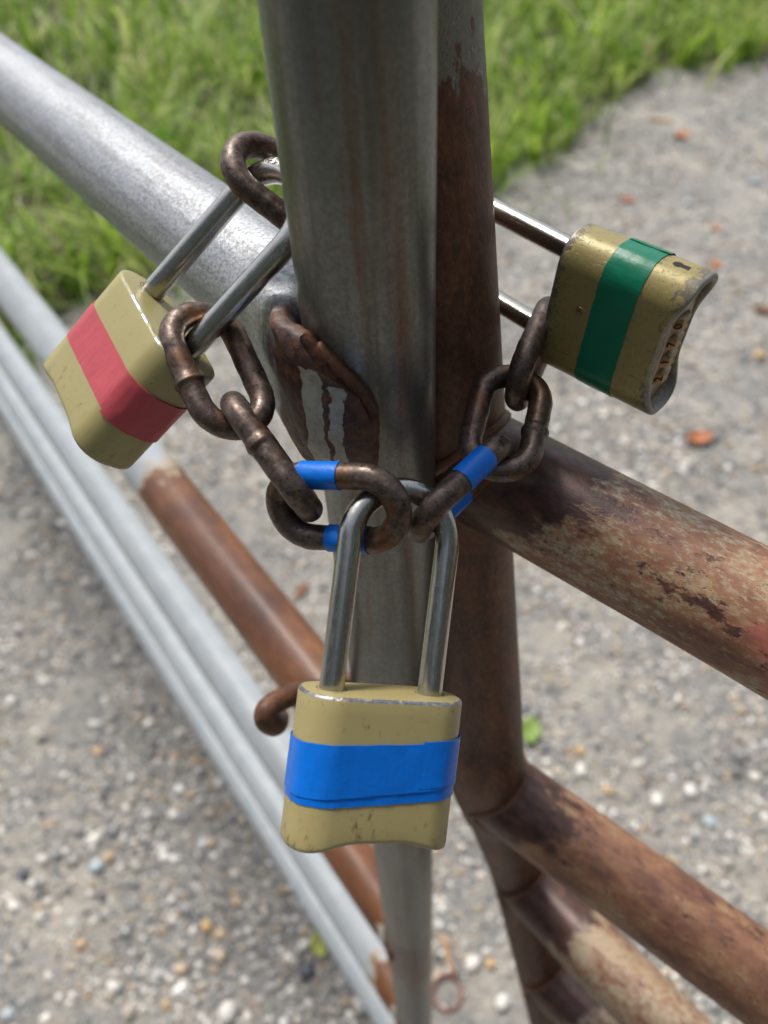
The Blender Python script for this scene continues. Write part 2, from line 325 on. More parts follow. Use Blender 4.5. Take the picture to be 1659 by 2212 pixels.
# ------------------------------------------------------------------ gravel stones (nobody could count them) and the larger pebbles one by one
def ico(sub):
    bm = bmesh.new(); bmesh.ops.create_icosphere(bm, subdivisions=sub, radius=1); v = np.array([p.co for p in bm.verts]); f = np.array([[q.index for q in t.verts] for t in bm.faces]); bm.free(); return v, f
I1, I2 = ico(1), ico(2)
def stones(n, smin, smax, base, area):
    v0, f0 = base; k = len(v0)
    x = rng.uniform(area[0], area[1], n*2); y = rng.uniform(area[2], area[3], n*2)
    cl = np.array([mnoise.noise(Vector((a*3.1, b*3.1, 9)))+.6*mnoise.noise(Vector((a*11, b*11, 3))) for a, b in zip(x, y)])
    keep = (rng.random(n*2) < .62+.9*cl) & ((y < np.interp(x, ex, ey)+.12) | (rng.random(n*2) < .12))
    x, y = x[keep][:n], y[keep][:n]; n = len(x)
    s = smin*(smax/smin)**(rng.random(n)**2.0); ax = np.stack([np.ones(n), rng.uniform(.6, 1, n), rng.uniform(.4, .75, n)], 1)*s[:, None]*.5
    a = rng.uniform(0, 2*pi, n); ca, sa = np.cos(a)[:, None], np.sin(a)[:, None]
    p = v0[None]*(1+rng.uniform(-.16, .16, (n, k, 1)))*ax[:, None, :]
    gh = np.array([ground_h(a_, b_) for a_, b_ in zip(x, y)])
    p = np.stack([p[..., 0]*ca-p[..., 1]*sa+x[:, None], p[..., 0]*sa+p[..., 1]*ca+y[:, None], p[..., 2]+(gh+ax[:, 2]*.35)[:, None]], -1)
    F = (np.tile(f0, (n, 1, 1))+(np.arange(n)*k)[:, None, None]).reshape(-1, 3)
    return p.reshape(-1, 3), F, np.repeat(rng.random(n), k)
parts = [stones(2400, .014, .032, I2, (-1.1, 1.5, .1, 2.2)), stones(50000, .006, .018, I1, (-1.1, 1.5, .1, 2.3)), stones(42000, .009, .030, I1, (-1.6, 4.0, 1.7, 6.0))]
V = np.concatenate([p[0] for p in parts]); off = np.cumsum([0]+[len(p[0]) for p in parts]); F = np.concatenate([p[1]+off[i] for i, p in enumerate(parts)]); T = np.concatenate([p[2] for p in parts])
gm = bpy.data.meshes.new('loose_gravel'); gm.from_pydata(V.tolist(), [], F.tolist()); gm.shade_smooth()
at_ = gm.attributes.new('tone', 'FLOAT', 'POINT'); at_.data.foreach_set('value', T.astype(np.float32))
q = Mt('gravel_stones'); an = q.n('ShaderNodeAttribute', attribute_name='tone')
c = q.ramp(an.outputs['Fac'], (0, (.085, .09, .10)), (.16, (.17, .175, .185)), (.38, (.29, .29, .288)), (.56, (.42, .375, .30)), (.66, (.46, .31, .165)), (.74, (.44, .44, .44)), (.86, (.62, .58, .52)), (1, (.85, .83, .79)))
M_STONES = q.set(col=q.mix(q.ma('MULTIPLY', q.step(q.noise(180, 4), .45, .7), .3), c, (.15, .13, .11)), rough=.30)
tag(link('loose_gravel', gm, M_STONES), kind='stuff')

PEB = {'pale': (flat_mat('pale_pebble', (.60, .58, .54), .5), 'pale'), 'ochre': (flat_mat('ochre_pebble', (.48, .33, .16), .5), 'ochre'), 'slate': (flat_mat('slate_pebble', (.075, .085, .105), .5), 'slate'), 'bluish': (flat_mat('bluish_pebble', (.36, .42, .45), .5), 'bluish')}
def pebble(px, py, size, kind, label):
    g = on_ground(px, py); r = size; v, f = I2
    rr = np.random.default_rng(int(px*7+py)); a = rr.uniform(0, pi)
    p = v*(1+rr.uniform(-.07, .07, (len(v), 1)))*np.array([1, rr.uniform(.65, .9), rr.uniform(.5, .7)])*r*.5
    p = np.c_[p[:, 0]*cos(a)-p[:, 1]*sin(a), p[:, 0]*sin(a)+p[:, 1]*cos(a), p[:, 2]]
    o = link('pebble', mesh('pebble', p, f), PEB[kind][0], None, Matrix.Translation((g.x, g.y, ground_h(g.x, g.y)+r*.16)))
    tag(o, label, 'pebble', 'larger pebbles in the gravel')
for px, py, s, kd, lb in (
    (254, 1428, .028, 'pale', 'small round white pebble left of the white rails, level with the hook'),
    (206, 1816, .036, 'pale', 'long white pebble lying well left of the rails at lower left'),
    (492, 2187, .042, 'pale', 'big round white pebble at the bottom edge left of the rails'),
    (778, 2171, .036, 'pale', 'white pebble close by the lower end of the lowest white rail'),
    (656, 2044, .026, 'pale', 'small whitish pebble beside the yellow green leaf left of the post'),
    (246, 2134, .030, 'pale', 'cream pebble near the bottom left, left of the biggest white pebble'),
    (21, 2192, .026, 'bluish', 'bluish white pebble in the bottom left corner'),
    (212, 1875, .034, 'bluish', 'greenish grey pebble just below the long white pebble at left'),
    (53, 1890, .03, 'slate', 'dark slate pebble near the left edge of the gravel'),
    (664, 2097, .038, 'slate', 'largest dark slate pebble, left of the foot of the white rails'),
    (447, 2002, .028, 'ochre', 'orange ochre pebble in the gravel at lower left'),
    (1254, 1669, .034, 'pale', 'white pebble between the green leaf and the second rusty pipe'),
    (1490, 1712, .034, 'pale', 'rightmost of the white pebbles between the two rusty pipes'),
    (1419, 1733, .036, 'pale', 'wide white pebble left of the rightmost white one between rusty pipes'),
    (1532, 1778, .034, 'bluish', 'pale blue grey pebble just above the second rusty pipe at right'),
    (1252, 1627, .026, 'ochre', 'yellowish pebble right above the white one near the green leaf'),
    (1311, 1712, .026, 'ochre', 'small orange pebble resting near the second rusty pipe'),
    (1085, 2168, .032, 'pale', 'cream pebble right of the rusty ring at the bottom'),
    (1021, 2084, .036, 'pale', 'tall cream pebble between the tan twig and the rusty post'),
    (1059, 2084, .022, 'ochre', 'small yellow pebble touching the rusty post side at the bottom'),
    (1640, 772, .05, 'ochre', 'pale yellow pebble at the right edge below the green taped padlock'),
    (1630, 395, .055, 'bluish', 'bluish pebble at the right edge above the green taped padlock'),
    (1485, 440, .05, 'bluish', 'small blue grey pebble above the green taped padlock')):
    pebble(px, py, s, kd, lb)

# ------------------------------------------------------------------ grass verge
NB = 19000
V = []; F = []; TN = []; base_i = 0
cnt = 0
while cnt < NB:
    x = rng.uniform(-6, 9); u = rng.random()
    yb = float(edge_y(x))+.30*mnoise.noise(Vector((x*1.5, 3, 4)))+.16*mnoise.noise(Vector((x*5.5, 1, 4))); y = yb-.06+(u**1.6)*9.5
    if rng.random() < .02: y = yb-rng.random()**2*.7
    if y > 11: continue
    tuft = mnoise.noise(Vector((x*2.1, y*2.1, 0)))+.7*mnoise.noise(Vector((x*6, y*6, 2)))
    ed = min(1, max(.12, (y-yb+.06)/.45))
    if rng.random() > (.42+.8*tuft)*(.35+.65*ed): continue
    h = rng.uniform(.14, .50)*(1.0+.6*max(-.5, tuft))*(.40+.60*ed); wd = rng.uniform(.0040, .0115)*(1.7 if rng.random() < .15 else 1)*(1+.08*(y-yb))
    a = rng.uniform(0, 2*pi); b = rng.uniform(.3, 1.2)*h; dx, dy = cos(a), sin(a); px_, py_ = -dy, dx
    zg = ground_h(x, y)+.01
    pts = []
    droop = rng.uniform(.0, .75)
    for t in (0, .3, .55, .8, 1.0):
        ww = wd*(1-.92*t**2.2); o = b*t*t; z = zg+h*(t-droop*t**3)
        pts += [(x+dx*o-px_*ww, y+dy*o-py_*ww, z), (x+dx*o+px_*ww, y+dy*o+py_*ww, z)]
    V += pts; tn = np.clip(.50+.30*tuft+rng.normal(0, .30), 0, .95); tn = 1.0 if rng.random() < .06 else tn; TN += [tn]*10
    for s in range(4): i = base_i+2*s; F.append((i, i+1, i+3, i+2))
    base_i += 10; cnt += 1
for _ in range(520):
    x = rng.uniform(-3.5, 6); yb = float(edge_y(x))+.30*mnoise.noise(Vector((x*1.5, 3, 4)))+.16*mnoise.noise(Vector((x*5.5, 1, 4))); y = yb-.02+rng.random()**1.4*3.2
    if rng.random() > .55+.9*mnoise.noise(Vector((x*1.9, y*1.9, 21))): continue
    H = rng.uniform(.22, .62); straw = rng.random() < .10; tn0 = rng.uniform(.35, .95)
    for s_ in range(int(rng.integers(7, 16))):
        a = rng.uniform(0, 2*pi); dx, dy = cos(a), sin(a); h = H*rng.uniform(.55, 1); b = h*rng.uniform(.25, 1.0); dr = rng.uniform(.1, .8); wd = rng.uniform(.004, .010); ox, oy = rng.normal(0, .03, 2)
        for t in (0, .25, .5, .75, 1.0):
            ww = wd*(1-.94*t**2.4); o = b*t*t; z = ground_h(x, y)+h*(t-dr*t**3*.8)
            V += [(x+ox+dx*o+dy*ww, y+oy+dy*o-dx*ww, z), (x+ox+dx*o-dy*ww, y+oy+dy*o+dx*ww, z)]
        TN += [1.0 if straw else float(np.clip(tn0+rng.normal(0, .12), 0, .95))]*10
        for k in range(4): i = base_i+2*k; F.append((i, i+1, i+3, i+2))
        base_i += 10
# feathery weeds mixed into the verge near the edge
for _ in range(700):
    x = rng.uniform(-4, 6); y = float(edge_y(x))+.15+rng.random()**1.5*3.0
    if rng.random() > .5+.9*mnoise.noise(Vector((x*1.2, y*1.2, 7))): continue
    h = rng.uniform(.10, .28); tn = rng.uniform(.45, .85)
    lean = np.array([rng.normal(0, .3), rng.normal(0, .3)])
    for s in range(16):
        t = (s+1)/16; c = np.array([x+lean[0]*h*t*t, y+lean[1]*h*t*t, .02+h*t]); a = s*2.4+rng.random(); ln = h*(.38-.25*t)+.012
        d = np.array([cos(a), sin(a), .45]); p_ = np.array([-sin(a), cos(a), 0])*ln*.16
        tip = c+d*ln; mid = c+d*ln*.55
        V += [tuple(c), tuple(mid-p_), tuple(tip), tuple(mid+p_)]; TN += [tn]*4; F.append((base_i, base_i+1, base_i+2, base_i+3)); base_i += 4
gr = bpy.data.meshes.new('grass'); gr.from_pydata(V, [], F); gr.shade_smooth()
ga = gr.attributes.new('tone', 'FLOAT', 'POINT'); ga.data.foreach_set('value', np.array(TN, np.float32))
q = Mt('grass_blades'); an = q.n('ShaderNodeAttribute', attribute_name='tone')
gc = q.ramp(an.outputs['Fac'], (0, (.035, .085, .010)), (.32, (.13, .255, .025)), (.62, (.28, .43, .045)), (.88, (.44, .57, .10)), (1, (.56, .52, .30)))
dif = q.n('ShaderNodeBsdfTranslucent'); q.t.links.new(gc, dif.inputs[0]); mx = q.n('ShaderNodeMixShader'); mx.inputs[0].default_value = .5
q.set(col=gc, rough=.45, spec=.35); out = q.t.nodes['Material Output']
q.t.links.new(q.b.outputs[0], mx.inputs[1]); q.t.links.new(dif.outputs[0], mx.inputs[2]); q.t.links.new(mx.outputs[0], out.inputs[0])
tag(link('grass', gr, q.m), kind='stuff')

# the dark wood that stands along the track behind the photographer; it shows in the steel as reflections
V = []; F = []; TN = []; b_ = 0
for k in range(26):
    az = radians(96+168*k/25+rng.uniform(-3, 3)); R_ = rng.uniform(4.5, 7.5); cx0, cy0 = R_*sin(az), R_*cos(az)
    hh = rng.uniform(6, 9)
    v, f = sweep([(cx0+.15*sin(z), cy0+.1*cos(z*1.3), z) for z in np.linspace(-.1, hh*.85, 9)], list(np.linspace(.15, .04, 9)), 8)
    V += [tuple(p) for p in v]; F += [tuple(i+b_ for i in g_) for g_ in f]; TN += [-1.0]*len(v); b_ += len(v)
    for c_ in range(420):
        z = rng.uniform(.3, hh); rad = (1.0+1.3*sin(pi*min(1, z/hh)**.8))*rng.random()**.5; a = rng.uniform(0, 2*pi)
        p = np.array([cx0+rad*cos(a), cy0+rad*sin(a), z]); s_ = rng.uniform(.10, .26)
        u = nrm(rng.normal(size=3)); w_ = nrm(np.cross(u, rng.normal(size=3)))
        V += [tuple(p-u*s_), tuple(p+w_*s_*.5), tuple(p+u*s_), tuple(p-w_*s_*.5)]; TN += [rng.random()]*4; F.append((b_, b_+1, b_+2, b_+3)); b_ += 4
wm = bpy.data.meshes.new('woods'); wm.from_pydata(V, [], F)
wa = wm.attributes.new('tone', 'FLOAT', 'POINT'); wa.data.foreach_set('value', np.array(TN, np.float32))
q = Mt('wood_foliage'); an = q.n('ShaderNodeAttribute', attribute_name='tone')
wc = q.ramp(an.outputs['Fac'], (0, (.05, .04, .03)), (.001, (.030, .055, .016)), (.6, (.055, .085, .022)), (1, (.085, .12, .035)))
tag(link('woods', wm, q.set(col=wc, rough=.6)), kind='stuff')

# ------------------------------------------------------------------ gates
GS = .985                                     # both gates sit this much deeper than the first measurement
def gat(px, py, z): return at(px, py, z*GS)
RP, RR = .02275*GS, .0246*GS
post_c = gat(824, 1106, .327); UP = Vector((0, 0, 1))
rail_d = Vector(RW@nrm([(-859-CX)/FPX, -(-510-CY)/FPX, -1.0])); rail_d.z = 0; rail_d.normalize()
z_top = gat(803, 793, .2737).z; z_A = gat(864, 1709, .523).z; pitch = z_top-z_A
z_low = z_top-4*pitch
M_POST = galv_mat('galvanised_post', (.20, .207, .19), .6, .7, False, True)
axis = Vector((post_c.x, post_c.y, 0))
M_G = Matrix.Translation(axis)
gate = thing('galvanised_gate', M_G, 'grey galvanised farm gate with long pale rails running off to the left', 'gate')
def cyl(r, z0, z1, seg=64, rows=40, dents=0.0, seed=0):
    V = []; F = []
    for j in range(rows+1):
        z = z0+(z1-z0)*j/rows
        for k in range(seg):
            a = 2*pi*k/seg; rr = r+(dents*mnoise.noise(Vector((cos(a)*1.2, sin(a)*1.2, z*14+seed))) if dents else 0)
            V.append((rr*cos(a), rr*sin(a), z))
    for j in range(rows):
        for k in range(seg): F.append((j*seg+k, j*seg+(k+1) % seg, (j+1)*seg+(k+1) % seg, (j+1)*seg+k))
    F.append(tuple(range(seg-1, -1, -1))); F.append(tuple(rows*seg+k for k in range(seg))); return V, F
Mp = Matrix.Translation((axis.x, axis.y, z_low-.06))
link('post', mesh('post', *cyl(RP, 0, z_top+.17-(z_low-.06), 72, 60, .0003), True, 50), M_POST, gate, Mp)

# top rail: round pipe whose end is crushed flat and lapped round the front of the post
side = Vector((rail_d.y, -rail_d.x, 0));
if side.y > 0: side = -side                    # the camera side
lap = RP+.0042
def rail_path(s):
    if s >= .004:
        t = min(1, max(0, (s-.004)/.060)); e = 1-t*t*(3-2*t)
        return rail_d*s+side*(lap*e)
    a = (.004-s)/lap
    return rail_d*(.004-lap*sin(a))+side*(lap*cos(a))
Mr = frame_xy((axis.x, axis.y, z_top), side, UP)   # x = camera side, y = up, z = x cross y
zdir = Vector((Mr[0][2], Mr[1][2], Mr[2][2])); sg = 1 if zdir.dot(rail_d) > 0 else -1
if sg < 0: Mr = Matrix(((side.x, 0, rail_d.x, axis.x), (side.y, 0, rail_d.y, axis.y), (0, 1, 0, z_top), (0, 0, 0, 1)))
ss = list(np.linspace(-.023, .02, 16))+list(np.linspace(.026, .125, 18))+list(np.linspace(.16, 2.6, 40)); seg = 56
V = []; F = []
Mi = Mr.inverted()
for s in ss:
    t = min(1, max(0, (s-.008)/.050)); e = 1-t*t*(3-2*t)
    hh = RR+(.0282*GS-RR)*e; ww = RR+(.0050-RR)*e; pw = 2+1.6*e
    for k in range(seg):
        a = 2*pi*k/seg; ca, sa = cos(a), sin(a)
        cy = math.copysign(abs(sa)**(2/pw), sa)*hh; cx_ = math.copysign(abs(ca)**(2/pw), ca)*ww
        if e > 0: cy -= .002*e
        sh = .026*max(0, cy/hh-.05)**1.3*(1-min(1, max(0, (s+.023)/.05))) if s < .027 else 0
        s2 = s+sh+(.004*mnoise.noise(Vector((cy*60, s*40, 1))) if s < .03 else 0)
        p = rail_path(s2); p2 = rail_path(s2+.001); tg = (p2-p).normalized(); nn = Vector((tg.y, -tg.x, 0))
        if nn.dot(side) < 0 and s2 > -.03: nn = -nn
        w_ = axis+p+nn*(cx_+.0015*e*mnoise.noise(Vector((cy*60, s*60, 4)))+.0011*e*mnoise.noise(Vector((cy*190, s*190, 4))))+UP*(z_top+cy)
        V.append(Mi@w_)
for i in range(len(ss)-1):
    for k in range(seg): F.append((i*seg+k, i*seg+(k+1) % seg, (i+1)*seg+(k+1) % seg, (i+1)*seg+k))
F.append(tuple(range(seg-1, -1, -1))); F.append(tuple((len(ss)-1)*seg+k for k in range(seg)))
top_rail = link('rail', mesh('rail', V, F, True, 60), M_TOP, gate, Mr)
# weld bead along the lapped edge
wp = [Mr@V[k]+side*.0005 for k in range(seg) if cos(2*pi*k/seg) > -.2]
wp = [p for p in wp]
idx = [k for k in range(seg) if cos(2*pi*k/seg) <= .15]
edge = sorted([Mr@V[k] for k in range(seg) if abs(V[k][1]) < .06], key=lambda p: -p.z)
zs = np.linspace(edge[0].z-.002, edge[-1].z+.002, 40); path = []
for z in zs:
    near = min(edge, key=lambda p: abs(p.z-z)); d = Vector((near.x-axis.x, near.y-axis.y, 0)).normalized()
    path.append(axis+d*(RP+.0012)+UP*z)
sm_path = [sum((path[min(max(i+j, 0), len(path)-1)] for j in range(-3, 4)), Vector())/7 for i in range(len(path))]
Mw = Matrix.Translation(sm_path[0])
v, f = sweep([Mw.inverted()@p for p in sm_path], [(.0006+.0022*min(1, i/7, (39-i)/5)**.6)*(1+.25*mnoise.noise(Vector((i*.9, 0, 2)))) for i in range(40)], 12, False, True, .0006, 500)
link('weld_bead', mesh('weld_bead', v, f), M_WELD, gate, Mw)

def join_curve(o, d, rr, c, cd, rc, n=48):
    """where a rail (axis o + d, radius rr) meets a post (axis c + cd, radius rc): points nearest the rail's far side"""
    d = Vector(d).normalized(); cd = Vector(cd).normalized(); u = d.orthogonal().normalized(); v = d.cross(u); pts = []
    for k in range(n):
        a = 2*pi*k/n; p = Vector(o)+(u*cos(a)+v*sin(a))*rr
        pr = (p-Vector(c)); pr -= cd*pr.dot(cd); dr = d-cd*d.dot(cd)
        A = dr.dot(dr); B = 2*pr.dot(dr); C = pr.dot(pr)-rc*rc; D = B*B-4*A*C
        t = (-B+math.sqrt(D))/(2*A) if D >= 0 else -B/(2*A)
        pts.append(p+d*t)
    return pts
def weld(o, d, rr, c, cd, rc, parent, mat, r=.0026, seed=0):
    pts = join_curve(o, d, rr*.995, c, cd, rc); M = Matrix.Translation(pts[0])
    v, f = sweep([M.inverted()@p for p in pts], [r*(1+.25*mnoise.noise(Vector((i*1.1, seed, 2)))) for i in range(len(pts))], 10, True, False, .0006, 420, seed)
    link('weld_bead', mesh('weld_bead', v, f), mat, parent, M)
PATCH = [(.03, .375, -.010, .05), (.02, .165, -.02, .05), (-1, -.9, 0, 0), (-1, -.9, 0, 0)]
for i in range(4):
    zz = z_top-pitch*(i+1); Mx = frame_z((axis.x, axis.y, zz), rail_d)
    o = link('rail', mesh('rail', *cyl(RR, RP*.5, 2.6, 40, 50, .0004, i*3.), True, 50), painted_rail_mat('painted_rail_%d' % i, PATCH[i] if i < 2 else ((.02, .06, -.06, .05) if i == 2 else (.01, .03, -.06, .05))), gate, Mx)
    weld(Vector((axis.x, axis.y, zz)), rail_d, RR, axis, UP, RP, gate, M_WELD, .003, i)

# rusty gate on the right: leaning, bent latch post and four pipes
pt = [gat(869, 0, .2354), gat(1032, 1500, .435)]
pd = (pt[1]-pt[0]).normalized(); top_p = pt[0]-pd*.06
bend = gat(1048, 1652, .468); low = gat(1195, 2212, .767); ld = (low-gat(1124, 1905, .65)).normalized()
RPR = .02425*GS
M_R = Matrix.Translation((bend.x, bend.y, 0))
gate2 = thing('rusty_gate', M_R, 'rust brown pipe gate with bent latch post and flaking paint at right', 'gate')
ctrl = [top_p, pt[0], pt[0].lerp(pt[1], .5), pt[1], bend, gat(1088, 1780, .555), gat(1124, 1905, .65), low, low+ld*.10]
def catmull(P, n=10):
    o = []
    for i in range(len(P)-1):
        a, b, c_, d = P[max(i-1, 0)], P[i], P[i+1], P[min(i+2, len(P)-1)]
        for k in range(n):
            t = k/n; o.append(.5*((2*b)+(c_-a)*t+(2*a-5*b+4*c_-d)*t*t+(3*b-a-3*c_+d)*t**3))
    return o+[P[-1]]
pp = catmull(ctrl, 12)
Mq = frame_z(bend, -pd, (0, -1, 0))
rads = [RPR*(1 if i < 56 else .93) for i in range(len(pp))]
v, f = sweep([Mq.inverted()@p for p in pp], rads, 56)
zt = (Mq.inverted()@pt[0]).z
M_RPOST = rusty_mat('rusty_post', 0, 0, .2, .3, .93, 2., (zt-.020, .003))
link('post', mesh('post', v, f, True, 60), M_RPOST, gate2, Mq)
RAILS = [((1180, 1116, .326), (1659, 1345, .2776), dict(choc_len=.052, red=.15, pale=.55, spots=.60, seed=1.)),
         ((1179, 1750, .478), (1593, 2080, .424), dict(choc_len=.03, red=0, pale=.30, spots=.60, seed=4.)),
         ((1230, 2066, .585), (1480, 2256, .54), dict(choc_len=.05, red=0, pale=.74, spots=.48, seed=7.)),
         ((1262, 2238, .665), (1480, 2400, .62), dict(choc_len=.04, red=0, pale=.78, spots=.45, seed=9.))]
for i, (a, b, kw) in enumerate(RAILS):
    A, B = gat(*a), gat(*b); d = (B-A).normalized()
    # foot on the post: closest approach of the rail axis to the post polyline
    best = min(((p-(A+d*((p-A).dot(d)))).length, j) for j, p in enumerate(pp))[1]
    O = pp[min(len(pp)-1, max(0, best-1 if i < 2 else best+1))].copy(); d = (B-O).normalized()
    Mx = frame_z(O, d); rr = RPR
    link('rail', mesh('rail', *cyl(rr, .004, 1.6, 56, 50, .0005, i*5.), True, 50), rusty_mat('rusty_rail_%d' % i, **kw), gate2, Mx)
    cd = (pp[min(best+2, len(pp)-1)]-pp[max(best-2, 0)]).normalized()
    weld(O, d, rr, pp[best], cd, RPR*1.0, gate2, M_WELD, .0024, 10+i)

# ------------------------------------------------------------------ padlocks
BW, BL, BT = .0265, .046, .013          # half width, length, half thickness of a body
SPC, STR, SHR = .0167, .046, .0040      # half spacing, straight leg and rod radius of a shackle
def rrect(a, b, r, n=96):
    """closed rounded-rectangle outline, evenly stepped; returns (w, t, nw, nt)"""
    r = min(r, a, b); P = []
    for q, (cx, cy, a0) in enumerate(((a-r, b-r, 0), (-(a-r), b-r, pi/2), (-(a-r), -(b-r), pi), (a-r, -(b-r), 1.5*pi))):
        for k in range(n//4):
            t = a0+(pi/2)*k/(n//4-1); P.append((cx+r*cos(t), cy+r*sin(t), cos(t), sin(t)))
    # refine flats
    out = []
    for i in range(len(P)):
        p, q_ = P[i], P[(i+1) % len(P)]; out.append(p); L = math.hypot(q_[0]-p[0], q_[1]-p[1]); m = int(L/.0022)
        for k in range(1, m):
            t = k/m; out.append(tuple(p[j]+(q_[j]-p[j])*t for j in range(4)))
    return out
OUT = rrect(BW, BT, .0112)
def body_len(w_, L=BL, dep=.0036):
    u = abs(w_)/BW; e = min(1, max(0, (u-.25)/.68)); return L-dep*(1-e*e*(3-2*e))
def body_mesh(L=BL, dep=.0036):
    n = len(OUT); V = []; rings = []
    def ring(inset, yf):
        rings.append(len(V))
        for (a, b, na, nb) in OUT: V.append((a-na*inset, yf(a-na*inset, b), b-nb*inset))
    ring(.0060, lambda a, b: 0.0); ring(.0014, lambda a, b: 0.0); ring(.0006, lambda a, b: -.00018); ring(.00015, lambda a, b: -.0006); ring(0, lambda a, b: -.0013)
    for t in (.12, .3, .5, .7, .88, .965): ring(0, lambda a, b, t=t: -body_len(a, L, dep)*t)
    ring(.00015, lambda a, b: -body_len(a, L, dep)+.0005); ring(.0007, lambda a, b: -body_len(a, L, dep)); ring(.0021, lambda a, b: -body_len(a, L, dep)); ring(.0026, lambda a, b: -body_len(a, L, dep)+.0006)
    ring(.0027, lambda a, b: -(L-.0115))
    F = []
    for i in range(len(rings)-1):
        for k in range(n): F.append((rings[i]+k, rings[i]+(k+1) % n, rings[i+1]+(k+1) % n, rings[i+1]+k))
    F.append(tuple(rings[0]+k for k in range(n))); F.append(tuple(rings[-1]+k for k in range(n-1, -1, -1)))
    return mesh('body', V, F, True, 50)
def shackle_mesh(st=STR):
    P = [(-SPC, y, 0) for y in np.linspace(-.006, st, 14)[:-1]]+[(SPC*cos(a), st+SPC*sin(a), 0) for a in np.linspace(pi, 0, 40)]+[(SPC, y, 0) for y in np.linspace(st, -.006, 14)[1:]]
    return mesh('shackle', *sweep(P, SHR, 32), True, 60)
def bore_mesh(sd):
    V = []; F = []; n = 40
    for s in (sd,):
        b = len(V)
        for r, y in ((SHR*.98, -.0006), (SHR+.0007, .00006), (SHR+.0009, .00002)):
            for k in range(n): V.append((s*SPC+r*cos(2*pi*k/n), y, r*sin(2*pi*k/n)))
        for j in range(2):
            for k in range(n): F.append((b+j*n+k, b+j*n+(k+1) % n, b+(j+1)*n+(k+1) % n, b+(j+1)*n+k))
    return mesh('shackle_bore', V, F)
def band(y0, y1, off, mat_wob=.0003, seed=0, arc=None, th=.00028):
    """tape wound round a body: y0/y1 functions of (w,t) give upper and lower edge"""
    n = len(OUT); V = []; rows = 6; F = []
    sel = [k for k in range(n) if arc is None or arc(OUT[k][0], OUT[k][1])]
    full = arc is None
    if not full:                                     # order the arc so that it runs unbroken
        st = next(i for i, k in enumerate(sel) if (k-1) % n not in sel); sel = sel[st:]+sel[:st]
    m = len(sel)
    prof = [(0, off-th*.9)]+[(j/rows, off) for j in range(rows+1)]+[(1, off-th*.9)]
    for (t, o) in prof:
        for i, k in enumerate(sel):
            a, b, na, nb = OUT[k]; A, B = y0(a, b), y1(a, b)
            w_ = mat_wob*(mnoise.noise(Vector((a*260, b*260, seed)))+.5*mnoise.noise(Vector((a*800, b*800, seed)))) if t in (0, 1) else 0
            puck = .00018*mnoise.noise(Vector((a*300, t*3, b*300+seed)))
            V.append((a+na*(o+puck), A+(B-A)*t+w_, b+nb*(o+puck)))
    for j in range(len(prof)-1):
        for i in range(m if full else m-1): F.append((j*m+i, j*m+(i+1) % m, (j+1)*m+(i+1) % m, (j+1)*m+i))
    return mesh('tape', V, F, True, 60)
LOCKS = {'blue': ([-0.00429, 0.12943, -0.21498], [0.9207, 0.1053, -0.3757], [0.1825, 0.7347, 0.6534]),
         'red': ([-0.07123, 0.2391, -0.144], [0.4394, -0.8776, -0.1915], [0.7495, 0.2407, 0.6167]),
         'green': ([0.0695, 0.24497, -0.14674], [0.1076, 0.02, 0.994], [-0.5964, 0.8013, 0.0484])}
def lock_frame(k):
    p, x, y = LOCKS[k]; return frame_xy((p[0], p[1], p[2]+EYE), x, y)
def scaled(me, k):
    for v in me.vertices: v.co *= k
    return me
def padlock(key, label, bm, tapes, L=BL, st=STR, k=1.0, turn=0.0, tz=1.0):
    M = lock_frame(key); MB0 = M@Matrix.Rotation(turn, 4, 'X') if turn else M; t = thing('padlock', M, label, 'padlock')
    b = scaled(body_mesh(L, dict(red=.0022, blue=.0034, green=.0040)[key]), k); b.materials.append(bm); flat = lambda me: [setattr(v, 'co', Vector((v.co.x, v.co.y, v.co.z*tz))) for v in me.vertices] and me
    M_ = MB0; bo = link('body', flat(b), None, t, M_)
    link('shackle', scaled(shackle_mesh(st), k), M_STEEL, t, M)
    for sd in (-1, 1): link('shackle_bore', scaled(bore_mesh(sd), k), M_HOLE, bo, M_)  # black ring paints the shaded gap round each leg
    for me, mt in tapes: link('tape', flat(scaled(me, k)), mt, t, M_)
    return t, bo, M_
M_TANB = body_mat('tan_paint_blue_lock', TAN, .62, .38, 1.0); M_TANR = body_mat('tan_paint_red_lock', (.345, .30, .128), .45, .22, .6); M_TANG = body_mat('scuffed_brass_paint', (.30, .245, .092), .95, 1.3, .7)
lin = lambda a, b, sl=0, ts=0: (lambda w_, t_: a+sl*w_/BW+ts*t_/BT)
blue = padlock('blue', 'tan padlock with blue tape hanging in front of the grey post', M_TANB,
    [(band(lin(-.0148, 0, .0012), lin(-.0312, 0, .0016), .00030, .00012, 1), M_BLUE), (band(lin(-.0138, 0, .0010, .0006), lin(-.0286, 0, .0022, .0004), .00062, .00016, 2), M_BLUE),
     (band(lin(-.0124, 0, .0010), lin(-.0270, 0, .0018), .00074, .00018, 3, lambda w_, t_: t_ > -.004 and w_ > .0085), M_BLUE)], .0465, .0478)
red = padlock('red', 'tan padlock with red tape at the left end of the chain', M_TANR,
    [(band(lin(-.0150, 0, .0004), lin(-.0300, 0, .0004), .00030, .00012, 5), M_RED), (band(lin(-.0146, 0), lin(-.0310, 0), .00062, .0002, 6, lambda w_, t_: w_ > .019), M_RED)], BL, STR, 1.04)
green = padlock('green', 'scratched brass coloured padlock with green tape and number dials', M_TANG,
    [(band(lin(-.0168, 0, .0), lin(-.0312, 0, .0), .00032, .00022, 8), M_GREEN), (band(lin(-.0172, 0), lin(-.0318, 0), .0006, .0002, 9, lambda w_, t_: t_ < -.002), M_GREEN)], .0475, STR, .985, radians(8.5), .90)
